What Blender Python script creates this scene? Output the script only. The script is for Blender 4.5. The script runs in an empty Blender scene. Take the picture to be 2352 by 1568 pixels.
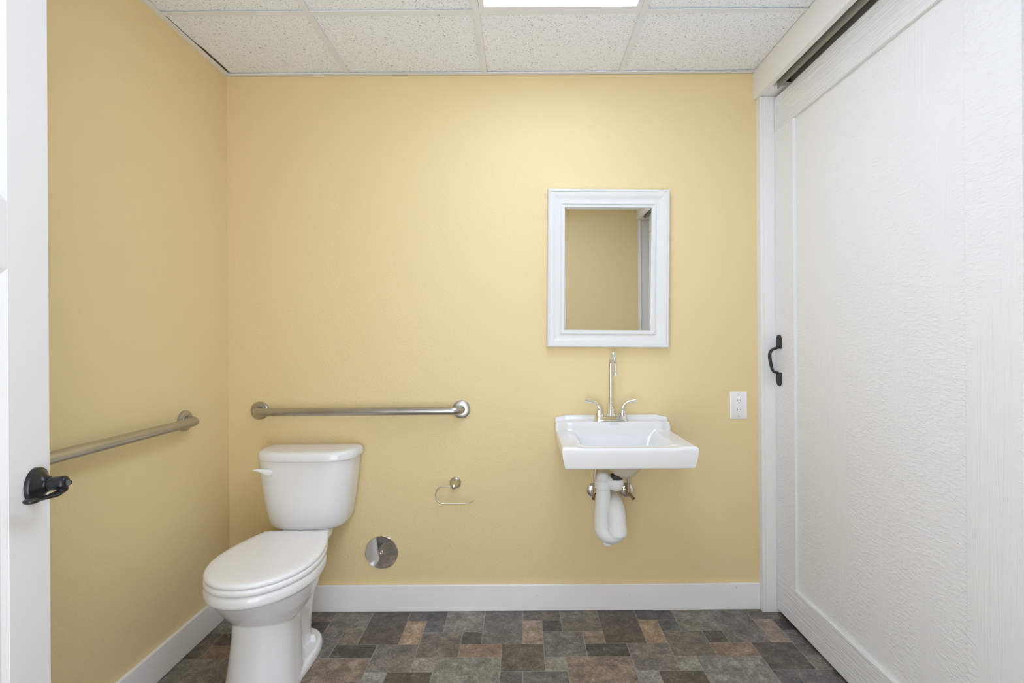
import bpy, bmesh, math, random
from math import sin, cos, pi, radians, sqrt
from mathutils import Vector, Matrix, noise as mnoise

# ------------------------------------------------------------------ camera, world, exposure
scene = bpy.context.scene
F_PX = 1160.0
cam_d = bpy.data.cameras.new('camera'); cam = bpy.data.objects.new('camera', cam_d)
scene.collection.objects.link(cam)
cam.location = (0, 0, 1.226)
cam.rotation_euler = (pi/2, 0.0062, 0)
cam_d.sensor_width = 36.0
cam_d.lens = 36.0*F_PX/2352.0
cam_d.shift_x = -22/2352.0
cam_d.shift_y = -6/2352.0
cam_d.clip_start = 0.02
scene.camera = cam

world = bpy.data.worlds.new('world'); scene.world = world; world.use_nodes = True
bgn = world.node_tree.nodes['Background']
WORLD_STRENGTH = 19.0
WORLD_TINT = (0.90, 0.955, 1.0)
# daylight in the hall behind the open door, lower half brightened as an added fill for the ceiling
_nt = world.node_tree
_tc = _nt.nodes.new('ShaderNodeTexCoord'); _sp = _nt.nodes.new('ShaderNodeSeparateXYZ'); _rp = _nt.nodes.new('ShaderNodeMapRange')
_nt.links.new(_tc.outputs['Generated'], _sp.inputs[0]); _nt.links.new(_sp.outputs['Z'], _rp.inputs['Value'])
_rp.interpolation_type = 'SMOOTHSTEP'
_rp.inputs['From Min'].default_value = -0.30; _rp.inputs['From Max'].default_value = 0.12
_rp.inputs['To Min'].default_value = 1.0*WORLD_STRENGTH; _rp.inputs['To Max'].default_value = 0.60*WORLD_STRENGTH
_nt.links.new(_rp.outputs[0], bgn.inputs[1])
bgn.inputs[0].default_value = (*WORLD_TINT, 1)
PANEL_EMIT = 22.5
scene.view_settings.view_transform = 'Standard'
scene.view_settings.look = 'None'
scene.view_settings.exposure = -1.58
scene.view_settings.gamma = 1.0
scene.view_settings.use_curve_mapping = False
scene.cycles.max_bounces = 14
scene.cycles.diffuse_bounces = 10
scene.cycles.glossy_bounces = 6

C = scene.collection

# ------------------------------------------------------------------ material helpers
def new_mat(name, col, rough=0.5, metal=0.0, spec=0.5, coat=0.0):
    m = bpy.data.materials.new(name); m.use_nodes = True
    b = m.node_tree.nodes['Principled BSDF']
    b.inputs['Base Color'].default_value = (*col, 1)
    b.inputs['Roughness'].default_value = rough
    b.inputs['Metallic'].default_value = metal
    b.inputs['Specular IOR Level'].default_value = spec
    b.inputs['Coat Weight'].default_value = coat
    return m
def N(m, t): return m.node_tree.nodes.new(t)
def L(m, a, b): m.node_tree.links.new(a, b)
def B(m): return m.node_tree.nodes['Principled BSDF']
def coords(m, scale=(1,1,1), rot=(0,0,0)):
    tc = N(m, 'ShaderNodeTexCoord'); mp = N(m, 'ShaderNodeMapping')
    mp.inputs['Scale'].default_value = scale; mp.inputs['Rotation'].default_value = rot
    L(m, tc.outputs['Object'], mp.inputs['Vector']); return mp.outputs[0]
def noise(m, vec, scale, detail=2, rough=0.5, dist=0.0):
    n = N(m, 'ShaderNodeTexNoise'); L(m, vec, n.inputs['Vector'])
    n.inputs['Scale'].default_value = scale; n.inputs['Detail'].default_value = detail
    n.inputs['Roughness'].default_value = rough; n.inputs['Distortion'].default_value = dist
    return n.outputs['Fac']
def ramp(m, fac, stops):
    r = N(m, 'ShaderNodeValToRGB'); L(m, fac, r.inputs[0])
    e = r.color_ramp.elements
    while len(e) < len(stops): e.new(0.5)
    for k, (p, c) in enumerate(stops):
        e[k].position = p
        e[k].color = (c, c, c, 1) if not isinstance(c, tuple) else (*c, 1)
    return r.outputs[0]
def math_n(m, op, a, b=None, c=None):
    n = N(m, 'ShaderNodeMath'); n.operation = op
    for i, v in enumerate((a, b, c)):
        if v is None: continue
        if isinstance(v, (int, float)): n.inputs[i].default_value = v
        else: L(m, v, n.inputs[i])
    return n.outputs[0]
def bump(m, h, strength, dist):
    b = N(m, 'ShaderNodeBump'); b.inputs['Strength'].default_value = strength
    b.inputs['Distance'].default_value = dist
    L(m, h, b.inputs['Height']); L(m, b.outputs[0], B(m).inputs['Normal'])
def mixc(m, fac, a, b, mode='MIX'):
    n = N(m, 'ShaderNodeMix'); n.data_type = 'RGBA'; n.blend_type = mode
    for sock, v in ((n.inputs[0], fac), (n.inputs[6], a), (n.inputs[7], b)):
        if isinstance(v, (int, float)): sock.default_value = v
        elif isinstance(v, tuple): sock.default_value = (*v, 1)
        else: L(m, v, sock)
    return n.outputs[2]
def srgb(r, g, b):
    f = lambda c: (c/255/12.92) if c/255 <= 0.04045 else ((c/255+0.055)/1.055)**2.4
    return (f(r), f(g), f(b))

# yellow orange-peel wall paint
WALL = new_mat('yellow_wall_paint', (0.765, 0.615, 0.34), 0.45, spec=0.3)
v = coords(WALL)
h1 = noise(WALL, v, 120, 3, 0.5, 0.25)
h2 = noise(WALL, v, 34, 2, 0.5, 0.3)
h = math_n(WALL, 'ADD', ramp(WALL, h1, [(0.42, 0.0), (0.62, 1.0)]), math_n(WALL, 'MULTIPLY', h2, 0.7))
bump(WALL, h, 0.30, 0.0014)
WHITE = new_mat('white_trim_paint', (0.82, 0.815, 0.805), 0.38, spec=0.4)
bump(WHITE, noise(WHITE, coords(WHITE, (1, 1, 0.25)), 120, 2), 0.08, 0.0006)
SCUFF = new_mat('white_baseboard_paint', (0.86, 0.86, 0.865), 0.36, spec=0.4)
v = coords(SCUFF, (1, 1, 1))
sc = math_n(SCUFF, 'MULTIPLY', ramp(SCUFF, noise(SCUFF, coords(SCUFF, (40, 40, 22)), 1.0, 2, 0.5, 1.5), [(0.735, 0.0), (0.75, 1.0)]), 0.35)
L(SCUFF, mixc(SCUFF, sc, (0.86, 0.86, 0.865), (0.22, 0.21, 0.20)), B(SCUFF).inputs['Base Color'])
DOORW = new_mat('white_door_paint', (0.80, 0.80, 0.805), 0.42, spec=0.4)
bump(DOORW, noise(DOORW, coords(DOORW), 260, 2), 0.05, 0.0005)
PORC = new_mat('white_porcelain', (0.81, 0.815, 0.825), 0.13, spec=0.5, coat=0.3)
SEATM = new_mat('white_seat_plastic', (0.88, 0.885, 0.90), 0.22, spec=0.5)
BISQ = new_mat('unglazed_china', (0.62, 0.56, 0.44), 0.7)
CHROME = new_mat('chrome', (0.86, 0.85, 0.83), 0.07, 1.0)
PLATECH = new_mat('chrome_plate', (0.80, 0.79, 0.78), 0.03, 1.0)
NICKEL = new_mat('brushed_nickel', (0.60, 0.56, 0.50), 0.30, 1.0)
STEEL = new_mat('brushed_stainless', (0.60, 0.57, 0.53), 0.32, 1.0)
v = coords(STEEL, (30, 30, 30))
L(STEEL, ramp(STEEL, noise(STEEL, coords(STEEL, (6, 6, 12)), 1.2, 3), [(0.3, (0.44, 0.425, 0.405)), (0.7, (0.52, 0.505, 0.485))]), B(STEEL).inputs['Base Color'])
BLACK = new_mat('black_hardware', (0.014, 0.014, 0.015), 0.24, spec=0.4, coat=0.0)
IRON = new_mat('black_iron', (0.028, 0.027, 0.025), 0.55, spec=0.5)
bump(IRON, noise(IRON, coords(IRON), 500, 2), 0.3, 0.0004)
PVC = new_mat('white_plastic_pipe_cover', (0.76, 0.765, 0.765), 0.5, spec=0.35)
RUBBER = new_mat('dark_rubber', (0.03, 0.03, 0.03), 0.6)
DARK = new_mat('dark_slot', (0.02, 0.02, 0.018), 0.8)
OUTLETM = new_mat('white_outlet_plastic', (0.84, 0.84, 0.83), 0.3)
BRASS = new_mat('valve_metal', (0.55, 0.45, 0.33), 0.25, 1.0)
RAILM = new_mat('olive_grey_rail', (0.30, 0.295, 0.25), 0.5)
GRIDM = new_mat('white_ceiling_grid', (0.76, 0.78, 0.815), 0.45, spec=0.3)
PRINT = new_mat('blue_grey_print', (0.50, 0.52, 0.60), 0.4)
FRAMEM = new_mat('white_mirror_frame_paint', (0.735, 0.73, 0.72), 0.35, spec=0.4)
MIRR = new_mat('mirror_glass', (0.95, 0.96, 0.95), 0.004, 1.0)
LENS = bpy.data.materials.new('light_lens'); LENS.use_nodes = True
b = LENS.node_tree.nodes['Principled BSDF']
b.inputs['Base Color'].default_value = (0.9, 0.9, 0.9, 1); b.inputs['Roughness'].default_value = 0.4
b.inputs['Emission Color'].default_value = (0.60, 0.75, 1.02, 1); b.inputs['Emission Strength'].default_value = PANEL_EMIT

# fissured ceiling tile
CEIL = new_mat('fissured_ceiling_tile', (0.85, 0.885, 0.95), 0.8, spec=0.2)
v = coords(CEIL)
warp = N(CEIL, 'ShaderNodeTexNoise'); L(CEIL, v, warp.inputs['Vector']); warp.inputs['Scale'].default_value = 45
vm = N(CEIL, 'ShaderNodeVectorMath'); vm.operation = 'MULTIPLY_ADD'
L(CEIL, warp.outputs['Color'], vm.inputs[0]); vm.inputs[1].default_value = (0.03, 0.03, 0.03); L(CEIL, v, vm.inputs[2])
f1 = noise(CEIL, vm.outputs[0], 235, 1.0, 0.5, 0.0)
f2 = noise(CEIL, v, 14, 2)
thr = math_n(CEIL, 'ADD', f1, math_n(CEIL, 'MULTIPLY', math_n(CEIL, 'SUBTRACT', f2, 0.5), 0.05))
fl = ramp(CEIL, thr, [(0.640, 0.0), (0.675, 1.0)])
p1 = ramp(CEIL, noise(CEIL, v, 420, 1), [(0.70, 0.0), (0.74, 1.0)])
flk = math_n(CEIL, 'MAXIMUM', fl, math_n(CEIL, 'MULTIPLY', p1, 0.6))
L(CEIL, mixc(CEIL, flk, (0.85, 0.885, 0.95), (0.36, 0.36, 0.355)), B(CEIL).inputs['Base Color'])
bump(CEIL, math_n(CEIL, 'SUBTRACT', 1.0, flk), 0.5, 0.001)

# embossed wood-grain white door skin
def grain_mat(name, horizontal):
    m = new_mat(name, (0.80, 0.80, 0.80), 0.34, spec=0.45)
    s = (1, 0.045, 1) if horizontal else (1, 1, 0.035)
    g1 = noise(m, coords(m, s), 75 if horizontal else 90, 3, 0.55, 1.6 if horizontal else 0.9)
    g1 = ramp(m, g1, [(0.40, 0.0), (0.60, 1.0)])
    msk = ramp(m, noise(m, coords(m, (1, 0.25, 1.6) if horizontal else (1, 2.2, 0.22)), 3.2, 1), [(0.55, 0.0), (0.66, 1.0)])
    if horizontal:
        s2 = (1, 0.12, 1)
    else:
        s2 = (1, 0.38, 1)
    rp = noise(m, coords(m, s2, (0.25, 0, 0)), 110, 2, 0.55, 0.6)
    rp = ramp(m, rp, [(0.42, 0.0), (0.66, 1.0)])
    msk2 = math_n(m, 'SUBTRACT', 1.0, math_n(m, 'MULTIPLY', msk, 0.9))
    hh = math_n(m, 'ADD', math_n(m, 'MULTIPLY', g1, math_n(m, 'ADD', math_n(m, 'MULTIPLY', msk, 0.55), 0.05 if not horizontal else 0.7)),
                math_n(m, 'MULTIPLY', rp, math_n(m, 'MULTIPLY', msk2, 1.0 if not horizontal else 0.3)))
    bump(m, hh, 0.8 if horizontal else 0.45, 0.0020)
    return m
GRV = grain_mat('white_embossed_panel', False)
GRH = grain_mat('white_embossed_rail', True)

# vinyl stone floor
FLOORM = new_mat('stone_pattern_vinyl', (0.2, 0.18, 0.16), 0.42, spec=0.4)
at = N(FLOORM, 'ShaderNodeAttribute'); at.attribute_name = 'tile_tone'
at2 = N(FLOORM, 'ShaderNodeAttribute'); at2.attribute_name = 'tile_shift'
tc = N(FLOORM, 'ShaderNodeTexCoord')
va = N(FLOORM, 'ShaderNodeVectorMath'); va.operation = 'MULTIPLY_ADD'
L(FLOORM, at2.outputs['Color'], va.inputs[0]); va.inputs[1].default_value = (9, 9, 9); L(FLOORM, tc.outputs['Object'], va.inputs[2])
vv = va.outputs[0]
n1 = noise(FLOORM, vv, 21, 8, 0.72, 0.4)
n2 = noise(FLOORM, vv, 110, 6, 0.78, 0.1)
n3 = noise(FLOORM, vv, 190, 3, 0.6)
bright = ramp(FLOORM, n1, [(0.27, 0.42), (0.5, 1.0), (0.72, 1.8)])
bright2 = ramp(FLOORM, n2, [(0.30, 0.52), (0.52, 1.0), (0.72, 1.6)])
c1 = mixc(FLOORM, 1.0, at.outputs['Color'], bright, 'MULTIPLY')
c1 = mixc(FLOORM, 1.0, c1, bright2, 'MULTIPLY')
pit = math_n(FLOORM, 'MULTIPLY', ramp(FLOORM, n3, [(0.60, 0.0), (0.66, 1.0)]), ramp(FLOORM, noise(FLOORM, vv, 9, 1), [(0.45, 0.0), (0.62, 1.0)]))
c1 = mixc(FLOORM, math_n(FLOORM, 'MULTIPLY', pit, 0.65), c1, (0.045, 0.042, 0.042))
lt = ramp(FLOORM, noise(FLOORM, vv, 42, 4, 0.6, 1.0), [(0.60, 0.0), (0.70, 0.38)])
c1 = mixc(FLOORM, lt, c1, (0.36, 0.34, 0.30))
L(FLOORM, c1, B(FLOORM).inputs['Base Color'])
bump(FLOORM, math_n(FLOORM, 'ADD', n2, n1), 0.12, 0.0012)
GROUT = new_mat('vinyl_grout_line', (0.31, 0.295, 0.26), 0.5)

# ------------------------------------------------------------------ mesh helpers
WL = {}
def wloc(o):
    return WL.get(o.name, Vector((0, 0, 0)))
def link(name, me, mats, parent=None, smooth=True, angle=35):
    o = bpy.data.objects.new(name, me); C.objects.link(o)
    if not isinstance(mats, (list, tuple)): mats = [mats]
    for m in mats: me.materials.append(m)
    base = wloc(parent) if parent else Vector((0, 0, 0))
    if base.length > 0: me.transform(Matrix.Translation(-base))
    if parent: o.parent = parent
    WL[o.name] = base.copy()
    if smooth:
        for p in me.polygons: p.use_smooth = True
        me.set_sharp_from_angle(angle=radians(angle))
    return o
def from_bm(name, bm, mats, parent=None, smooth=True, angle=35):
    bmesh.ops.recalc_face_normals(bm, faces=bm.faces)
    me = bpy.data.meshes.new(name); bm.to_mesh(me); bm.free()
    return link(name, me, mats, parent, smooth, angle)
def tag(o, label=None, cat=None, group=None, kind=None):
    if label: o['label'] = label
    if cat: o['category'] = cat
    if group: o['group'] = group
    if kind: o['kind'] = kind
    return o
def empty(name, loc, label=None, cat=None, group=None, kind=None):
    o = bpy.data.objects.new(name, None); C.objects.link(o); o.location = loc
    o.empty_display_size = 0.05
    WL[o.name] = Vector(loc)
    return tag(o, label, cat, group, kind)
def bevelm(o, w, seg=2):
    md = o.modifiers.new('bevel', 'BEVEL'); md.width = w; md.segments = seg; md.limit_method = 'ANGLE'; md.angle_limit = radians(40)
    return o
def add_box(bm, x0, x1, y0, y1, z0, z1, mi=0):
    vs = [bm.verts.new(p) for p in ((x0,y0,z0),(x1,y0,z0),(x1,y1,z0),(x0,y1,z0),(x0,y0,z1),(x1,y0,z1),(x1,y1,z1),(x0,y1,z1))]
    for f in ((0,3,2,1),(4,5,6,7),(0,1,5,4),(1,2,6,5),(2,3,7,6),(3,0,4,7)):
        fc = bm.faces.new([vs[i] for i in f]); fc.material_index = mi
    return vs
def box(name, x0, x1, y0, y1, z0, z1, mat, parent=None, bev=0.002, seg=2):
    bm = bmesh.new(); add_box(bm, x0, x1, y0, y1, z0, z1)
    o = from_bm(name, bm, mat, parent)
    if bev: bevelm(o, bev, seg)
    return o
def add_tube(bm, pts, r, n=20, cap=True, mi=0):
    """swept round tube; r number or list"""
    pts = [Vector(p) for p in pts]; m = len(pts)
    rs = [r]*m if isinstance(r, (int, float)) else list(r)
    tang = []
    for i in range(m):
        a = pts[max(i-1, 0)]; b = pts[min(i+1, m-1)]; tang.append((b-a).normalized())
    ref = Vector((0, 0, 1)) if abs(tang[0].z) < 0.9 else Vector((1, 0, 0))
    nrm = (ref - tang[0]*ref.dot(tang[0])).normalized()
    rings = []
    for i in range(m):
        nrm = (nrm - tang[i]*nrm.dot(tang[i])).normalized()
        bn = tang[i].cross(nrm)
        rings.append([bm.verts.new(pts[i] + (nrm*cos(2*pi*k/n) + bn*sin(2*pi*k/n))*rs[i]) for k in range(n)])
    for i in range(m-1):
        for k in range(n):
            f = bm.faces.new((rings[i][k], rings[i][(k+1) % n], rings[i+1][(k+1) % n], rings[i+1][k])); f.material_index = mi
    if cap:
        bm.faces.new(rings[0][::-1]).material_index = mi; bm.faces.new(rings[-1]).material_index = mi
def arc(c, r, a0, a1, n, u, v):
    c = Vector(c); u = Vector(u); v = Vector(v)
    return [c + u*r*cos(a0+(a1-a0)*i/n) + v*r*sin(a0+(a1-a0)*i/n) for i in range(n+1)]
def add_lathe(bm, prof, origin, axis, n=48, cap=True, mi=0):
    """prof: list of (radius, distance along axis)"""
    axis = Vector(axis).normalized(); origin = Vector(origin)
    ref = Vector((0, 0, 1)) if abs(axis.z) < 0.9 else Vector((1, 0, 0))
    u = (ref - axis*ref.dot(axis)).normalized(); w = axis.cross(u)
    rings = [[bm.verts.new(origin + axis*d + (u*cos(2*pi*k/n) + w*sin(2*pi*k/n))*max(r, 1e-5)) for k in range(n)] for r, d in prof]
    for i in range(len(rings)-1):
        for k in range(n):
            bm.faces.new((rings[i][k], rings[i][(k+1) % n], rings[i+1][(k+1) % n], rings[i+1][k])).material_index = mi
    if cap:
        bm.faces.new(rings[0][::-1]).material_index = mi; bm.faces.new(rings[-1]).material_index = mi
def egg(cx, hw, yc, yf, yb, ef=2.0, eb=2.0, n=72):
    """outline; yf = smaller y (towards camera), yb = larger y; max width at yc"""
    out = []
    for k in range(n):
        t = 2*pi*k/n; c, s = cos(t), sin(t)
        e = ef if s < 0 else eb
        x = math.copysign(abs(c)**(2/e), c)*hw
        ly = (yc-yf) if s < 0 else (yb-yc)
        out.append((cx + x, yc + math.copysign(abs(s)**(2/e), s)*ly))
    return out
def add_loft(bm, sections, cap=True, mi=0):
    """sections: list of (outline, z) with equal point counts"""
    rings = [[bm.verts.new((x, y, z)) for x, y in o] for o, z in sections]
    n = len(rings[0])
    for i in range(len(rings)-1):
        for k in range(n):
            bm.faces.new((rings[i][k], rings[i][(k+1) % n], rings[i+1][(k+1) % n], rings[i+1][k])).material_index = mi
    if cap:
        bm.faces.new(rings[0][::-1]); bm.faces.new(rings[-1])
def inset(o, d, cx, cy):
    r = []
    for x, y in o:
        dx, dy = x-cx, y-cy; l = sqrt(dx*dx+dy*dy) or 1
        r.append((x-dx/l*d, y-dy/l*d))
    return r
def sstep(a, b, x):
    t = min(1, max(0, (x-a)/(b-a))); return t*t*(3-2*t)

XL, XR, YB, YR, ZC = -1.330, 1.24, 2.290, -0.06, 2.424
HDR_Z = 2.301

# ------------------------------------------------------------------ setting: walls
def wall_obj(name, boxes):
    bm = bmesh.new()
    for b_ in boxes: add_box(bm, *b_)
    return tag(from_bm(name, bm, WALL, None, smooth=False), kind='structure')
wall_obj('wall_back', [(XL-0.1, XR+0.1, YB, YB+0.1, -0.02, 2.62)])
wall_obj('wall_left', [(XL-0.1, XL, YR-0.1, YB, -0.02, 2.62)])
w = wall_obj('wall_right', [(XR, XR+0.1, YR-0.1, YB, -0.02, 2.62)])
w.data.materials[0] = WHITE
wall_obj('wall_rear', [(XL, -0.645, YR-0.1, YR, -0.02, 2.62), (0.26, XR, YR-0.1, YR, -0.02, 2.62), (-0.645, 0.26, YR-0.1, YR, 2.06, 2.62)])

# ------------------------------------------------------------------ floor
U, V0, DX, DY = 0.0, 2.2855, 0.0835, 0.0843
XO = -0.003
A_T = [ (0,0,2,1,(112,98,86)), (2,0,2,2,(122,112,98)), (4,0,2,3,(96,84,73)), (0,1,1,2,(152,132,114)), (1,1,1,1,(80,74,69)),
        (1,2,2,2,(114,109,103)), (3,2,1,1,(130,114,98)), (3,3,2,1,(82,78,72)), (5,3,2,2,(122,114,106)), (1,4,1,1,(138,131,120)),
        (2,4,3,3,(132,114,100)), (5,5,1,2,(142,137,130)), (0,5,2,2,(106,102,98)) ]
B_T = [ (6,0,2,1,(92,87,83)), (8,0,2,2,(128,121,110)), (10,0,2,3,(110,103,97)), (6,1,1,2,(158,131,102)), (7,1,1,1,(98,99,98)),
        (7,2,2,2,(113,104,96)), (9,2,1,1,(86,79,71)), (9,3,2,1,(142,116,96)), (11,3,2,2,(100,89,80)), (7,4,1,1,(140,132,121)),
        (8,4,3,3,(130,125,117)), (11,5,1,2,(98,96,93)), (6,5,2,2,(94,83,73)) ]
random.seed(4)
bm = bmesh.new()
tone = bm.loops.layers.float_color.new('tile_tone'); shf = bm.loops.layers.float_color.new('tile_shift')
FY0 = -0.16
base = [bm.verts.new(p) for p in ((XL, FY0, -0.0012), (XR, FY0, -0.0012), (XR, YB, -0.0012), (XL, YB, -0.0012))]
f = bm.faces.new(base); f.material_index = 1
def add_tile(x0, x1, y0, y1, col, sh):
    g = 0.0012
    x0 += g; x1 -= g; y0 += g; y1 -= g
    x0 = max(x0, XL); x1 = min(x1, XR); y0 = max(y0, FY0); y1 = min(y1, YB)
    if x1-x0 < 0.004 or y1-y0 < 0.002: return
    r = 0.0035; e = 0.0012
    def ring(i, z):
        pts = []
        for cx, cy, a in ((x1-r-0, y1-r, 0), (x0+r, y1-r, 90), (x0+r, y0+r, 180), (x1-r, y0+r, 270)):
            for k in range(4):
                t = radians(a+k*30); pts.append((cx+(r-i)*cos(t), cy+(r-i)*sin(t), z))
        return [bm.verts.new(p) for p in pts]
    lo, hi = ring(0, -0.0012), ring(e, 0.0)
    fs = []
    for k in range(16): fs.append(bm.faces.new((lo[k], lo[(k+1) % 16], hi[(k+1) % 16], hi[k])))
    fs.append(bm.faces.new(hi))
    for f in fs:
        for l in f.loops: l[tone] = (*col, 1); l[shf] = (*sh, 1)
for py in range(-1, 8):
    for px in range(-2, 3):
        for (c0, r0, cw, rh, col) in A_T + B_T:
            x0 = XO + (c0+12*px)*DX; x1 = x0+cw*DX
            y1 = V0 - (r0+7*py)*DY; y0 = y1-rh*DY
            if x1 < XL or x0 > XR or y1 < FY0 or y0 > YB: continue
            k = 0.93 + random.random()*0.14
            mn = sum(col)/3; lin = tuple(min(1, q*1.04*k) for q in srgb(*[mn+(c_-mn)*0.78 for c_ in col]))
            add_tile(x0, x1, y0, y1, lin, (random.random(), random.random(), random.random()))
me = bpy.data.meshes.new('floor'); bm.to_mesh(me); bm.free()
fl_o = link('floor', me, [FLOORM, GROUT], None, smooth=False); tag(fl_o, kind='structure')
slab = box('floor', XL-0.1, XR+0.1, FY0, YB+0.1, -0.06, -0.004, GROUT, fl_o, 0); slab.name = 'subfloor'

# ------------------------------------------------------------------ ceiling with lay-in grid
ceil_root = empty('ceiling', (0, 1.0, ZC), kind='structure')
xg = [XL, -0.777, -0.160, 0.455, 1.056]
yg = [YB, 1.853, 1.243, 0.633, 0.023, YR]
for i in range(4):
    for j in range(5):
        if i == 2 and j in (1, 2): continue
        x0, x1 = xg[i]+0.003, xg[i+1]-0.003
        if j == 4 and False: continue
        y1, y0 = yg[j]-0.003, yg[j+1]+0.003
        if i == 0 and j == 0:      # cut tile that leaves an uneven dark gap along the left wall
            bm = bmesh.new()
            edge = [(x0+0.018, y0)]
            yy = y0
            rnd = random.Random(3)
            while yy < y1-0.02:
                yy += 0.018
                k = sstep(2.02, 2.09, yy)
                edge.append((x0+0.018+k*(0.0075+0.002*rnd.random()), min(yy, y1)))
            pts = edge + [(x1, y1), (x1, y0)]
            lo = [bm.verts.new((x, y, ZC+0.005)) for x, y in pts]; hi = [bm.verts.new((x, y, ZC+0.018)) for x, y in pts]
            bm.faces.new(lo[::-1]); bm.faces.new(hi)
            for q in range(len(pts)): bm.faces.new((lo[q], lo[(q+1) % len(pts)], hi[(q+1) % len(pts)], hi[q]))
            from_bm('ceiling_tile', bm, CEIL, ceil_root, smooth=False)
        else:
            box('ceiling_tile', x0, x1, y0, y1, ZC+0.005, ZC+0.018, CEIL, ceil_root, 0)
# deck above
box('ceiling_deck', XL-0.1, XR+0.1, YR-0.1, YB+0.1, 2.60, 2.66, DARK, ceil_root, 0)
bm = bmesh.new()
for x in xg[1:4]:
    add_box(bm, x-0.012, x+0.012, YR, YB, ZC-0.0005, ZC+0.0022)
    add_box(bm, x-0.001, x+0.001, YR, YB, ZC+0.002, ZC+0.035)
for y in yg[1:5]:
    add_box(bm, XL, xg[4], y-0.012, y+0.012, ZC, ZC+0.0020)
from_bm('ceiling_grid', bm, GRIDM, ceil_root, smooth=False)
bm = bmesh.new()
add_box(bm, XL, xg[4], YB-0.021, YB, ZC-0.0015, ZC+0.0018)
add_box(bm, XL, xg[4], YB-0.0015, YB, ZC-0.0015, ZC+0.02)
add_box(bm, XL, XL+0.021, YR, YB-0.021, ZC-0.0015, ZC+0.0018)
add_box(bm, XL, xg[4], YR, YR+0.021, ZC-0.0015, ZC+0.0018)
tag(from_bm('trim_1', bm, GRIDM, None, smooth=False), kind='structure')

# light panel 2x4
lf = empty('ceiling_light_panel', (0.1475, 1.243, ZC), 'flat white rectangular light panel set in the ceiling grid above the sink', 'ceiling light')
lx0, lx1, ly0, ly1 = -0.147, 0.442, 0.646, 1.840
bm = bmesh.new(); fw = 0.019
for a in ((lx0, lx1, ly1-fw, ly1), (lx0, lx1, ly0, ly0+fw), (lx0, lx0+fw, ly0+fw, ly1-fw), (lx1-fw, lx1, ly0+fw, ly1-fw)):
    add_box(bm, *a, ZC-0.001, ZC+0.014)
from_bm('frame', bm, GRIDM, lf, smooth=False)
box('diffuser', lx0+fw, lx1-fw, ly0+fw, ly1-fw, ZC+0.003, ZC+0.010, LENS, lf, 0)

# ------------------------------------------------------------------ baseboards
def bboard(name, x0, x1, y0, y1):
    bm = bmesh.new(); add_box(bm, x0, x1, y0, y1, 0.0, 0.118)
    o = from_bm(name, bm, SCUFF, None); bevelm(o, 0.003, 2); return tag(o, kind='structure')
bboard('baseboard_back', XL, 1.068, YB-0.015, YB)
bboard('baseboard_left', XL, XL+0.015, YR, YB-0.015)
bboard('baseboard_rear', 0.320, 1.068, YR, YR+0.015)

# ------------------------------------------------------------------ right side: jambs, header, rail
def trim(name, boxes, mat=WHITE, bev=0.0015):
    bm = bmesh.new()
    for b_ in boxes: add_box(bm, *b_)
    o = from_bm(name, bm, mat, None); bevelm(o, bev, 2); return tag(o, kind='structure')
trim('trim_2', [(1.068, 1.084, 2.2525, YB, 0.0, HDR_Z-0.001), (1.084, XR, 2.2535, YB, 0.0, HDR_Z-0.001)])      # far jamb
trim('trim_3', [(1.068, 1.088, YR, -0.022, 0.0, HDR_Z-0.001), (1.088, XR, YR, -0.047, 0.0, HDR_Z-0.001)])     # near jamb
trim('trim_4', [(1.056, 1.080, YR, YB, HDR_Z, ZC+0.03)])                                                     # header board
trim('trim_5', [(1.0805, XR, 2.165, YB, HDR_Z, HDR_Z+0.02), (1.0805, XR, YR, 0.06, HDR_Z, HDR_Z+0.02)])
trim('trim_6', [(1.102, 1.106, 0.06, 2.164, 2.2895, 2.345), (1.106, 1.150, 0.06, 2.164, 2.330, 2.345)], RAILM, 0.0005)
trim('trim_7', [(1.160, 1.164, 0.06, 2.164, 2.2895, 2.345), (1.164, 1.200, 0.06, 2.164, 2.330, 2.345)], RAILM, 0.0005)
trim('slot_shade_sheet', [(1.081, XR, 0.0, YB-0.01, HDR_Z+0.10, HDR_Z+0.12)], DARK)  # dark sheet over the track slot, its colour standing in for the shade inside
# casing round the rear doorway
trim('trim_9', [(0.248, 0.318, YR, YR+0.018, 0, 2.13), (-0.72, -0.675, YR, YR+0.012, 0, 2.13), (-0.72, 0.248, YR, YR+0.012, 2.056, 2.13)])

# sliding panel doors
def sliding_door(name, xf, y0, y1):
    root = empty(name, (xf, (y0+y1)/2, 0.012), kind='structure')
    T, rec, st, zb = 0.034, 0.012, 0.149, 0.019
    zt = 2.288
    box('panel', xf+rec, xf+T, y0+0.02, y1-0.02, zb+0.02, zt-0.02, GRV, root, 0)
    for a, b_ in ((y0, y0+st), (y1-st, y1)):
        box('stile', xf, xf+T-0.001, a, b_, zb, zt, GRV, root, 0.0015)
    box('rail', xf-0.0006, xf+T-0.002, y0, y1, zt-0.150, zt, GRH, root, 0.0015)
    box('rail', xf-0.0006, xf+T-0.002, y0, y1, zb, zb+0.150, GRH, root, 0.0015)
    return root
d2 = sliding_door('door_2', 1.133, 1.141, 2.2505)
d3 = sliding_door('door_3', 1.178, 0.02, 1.22)
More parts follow.
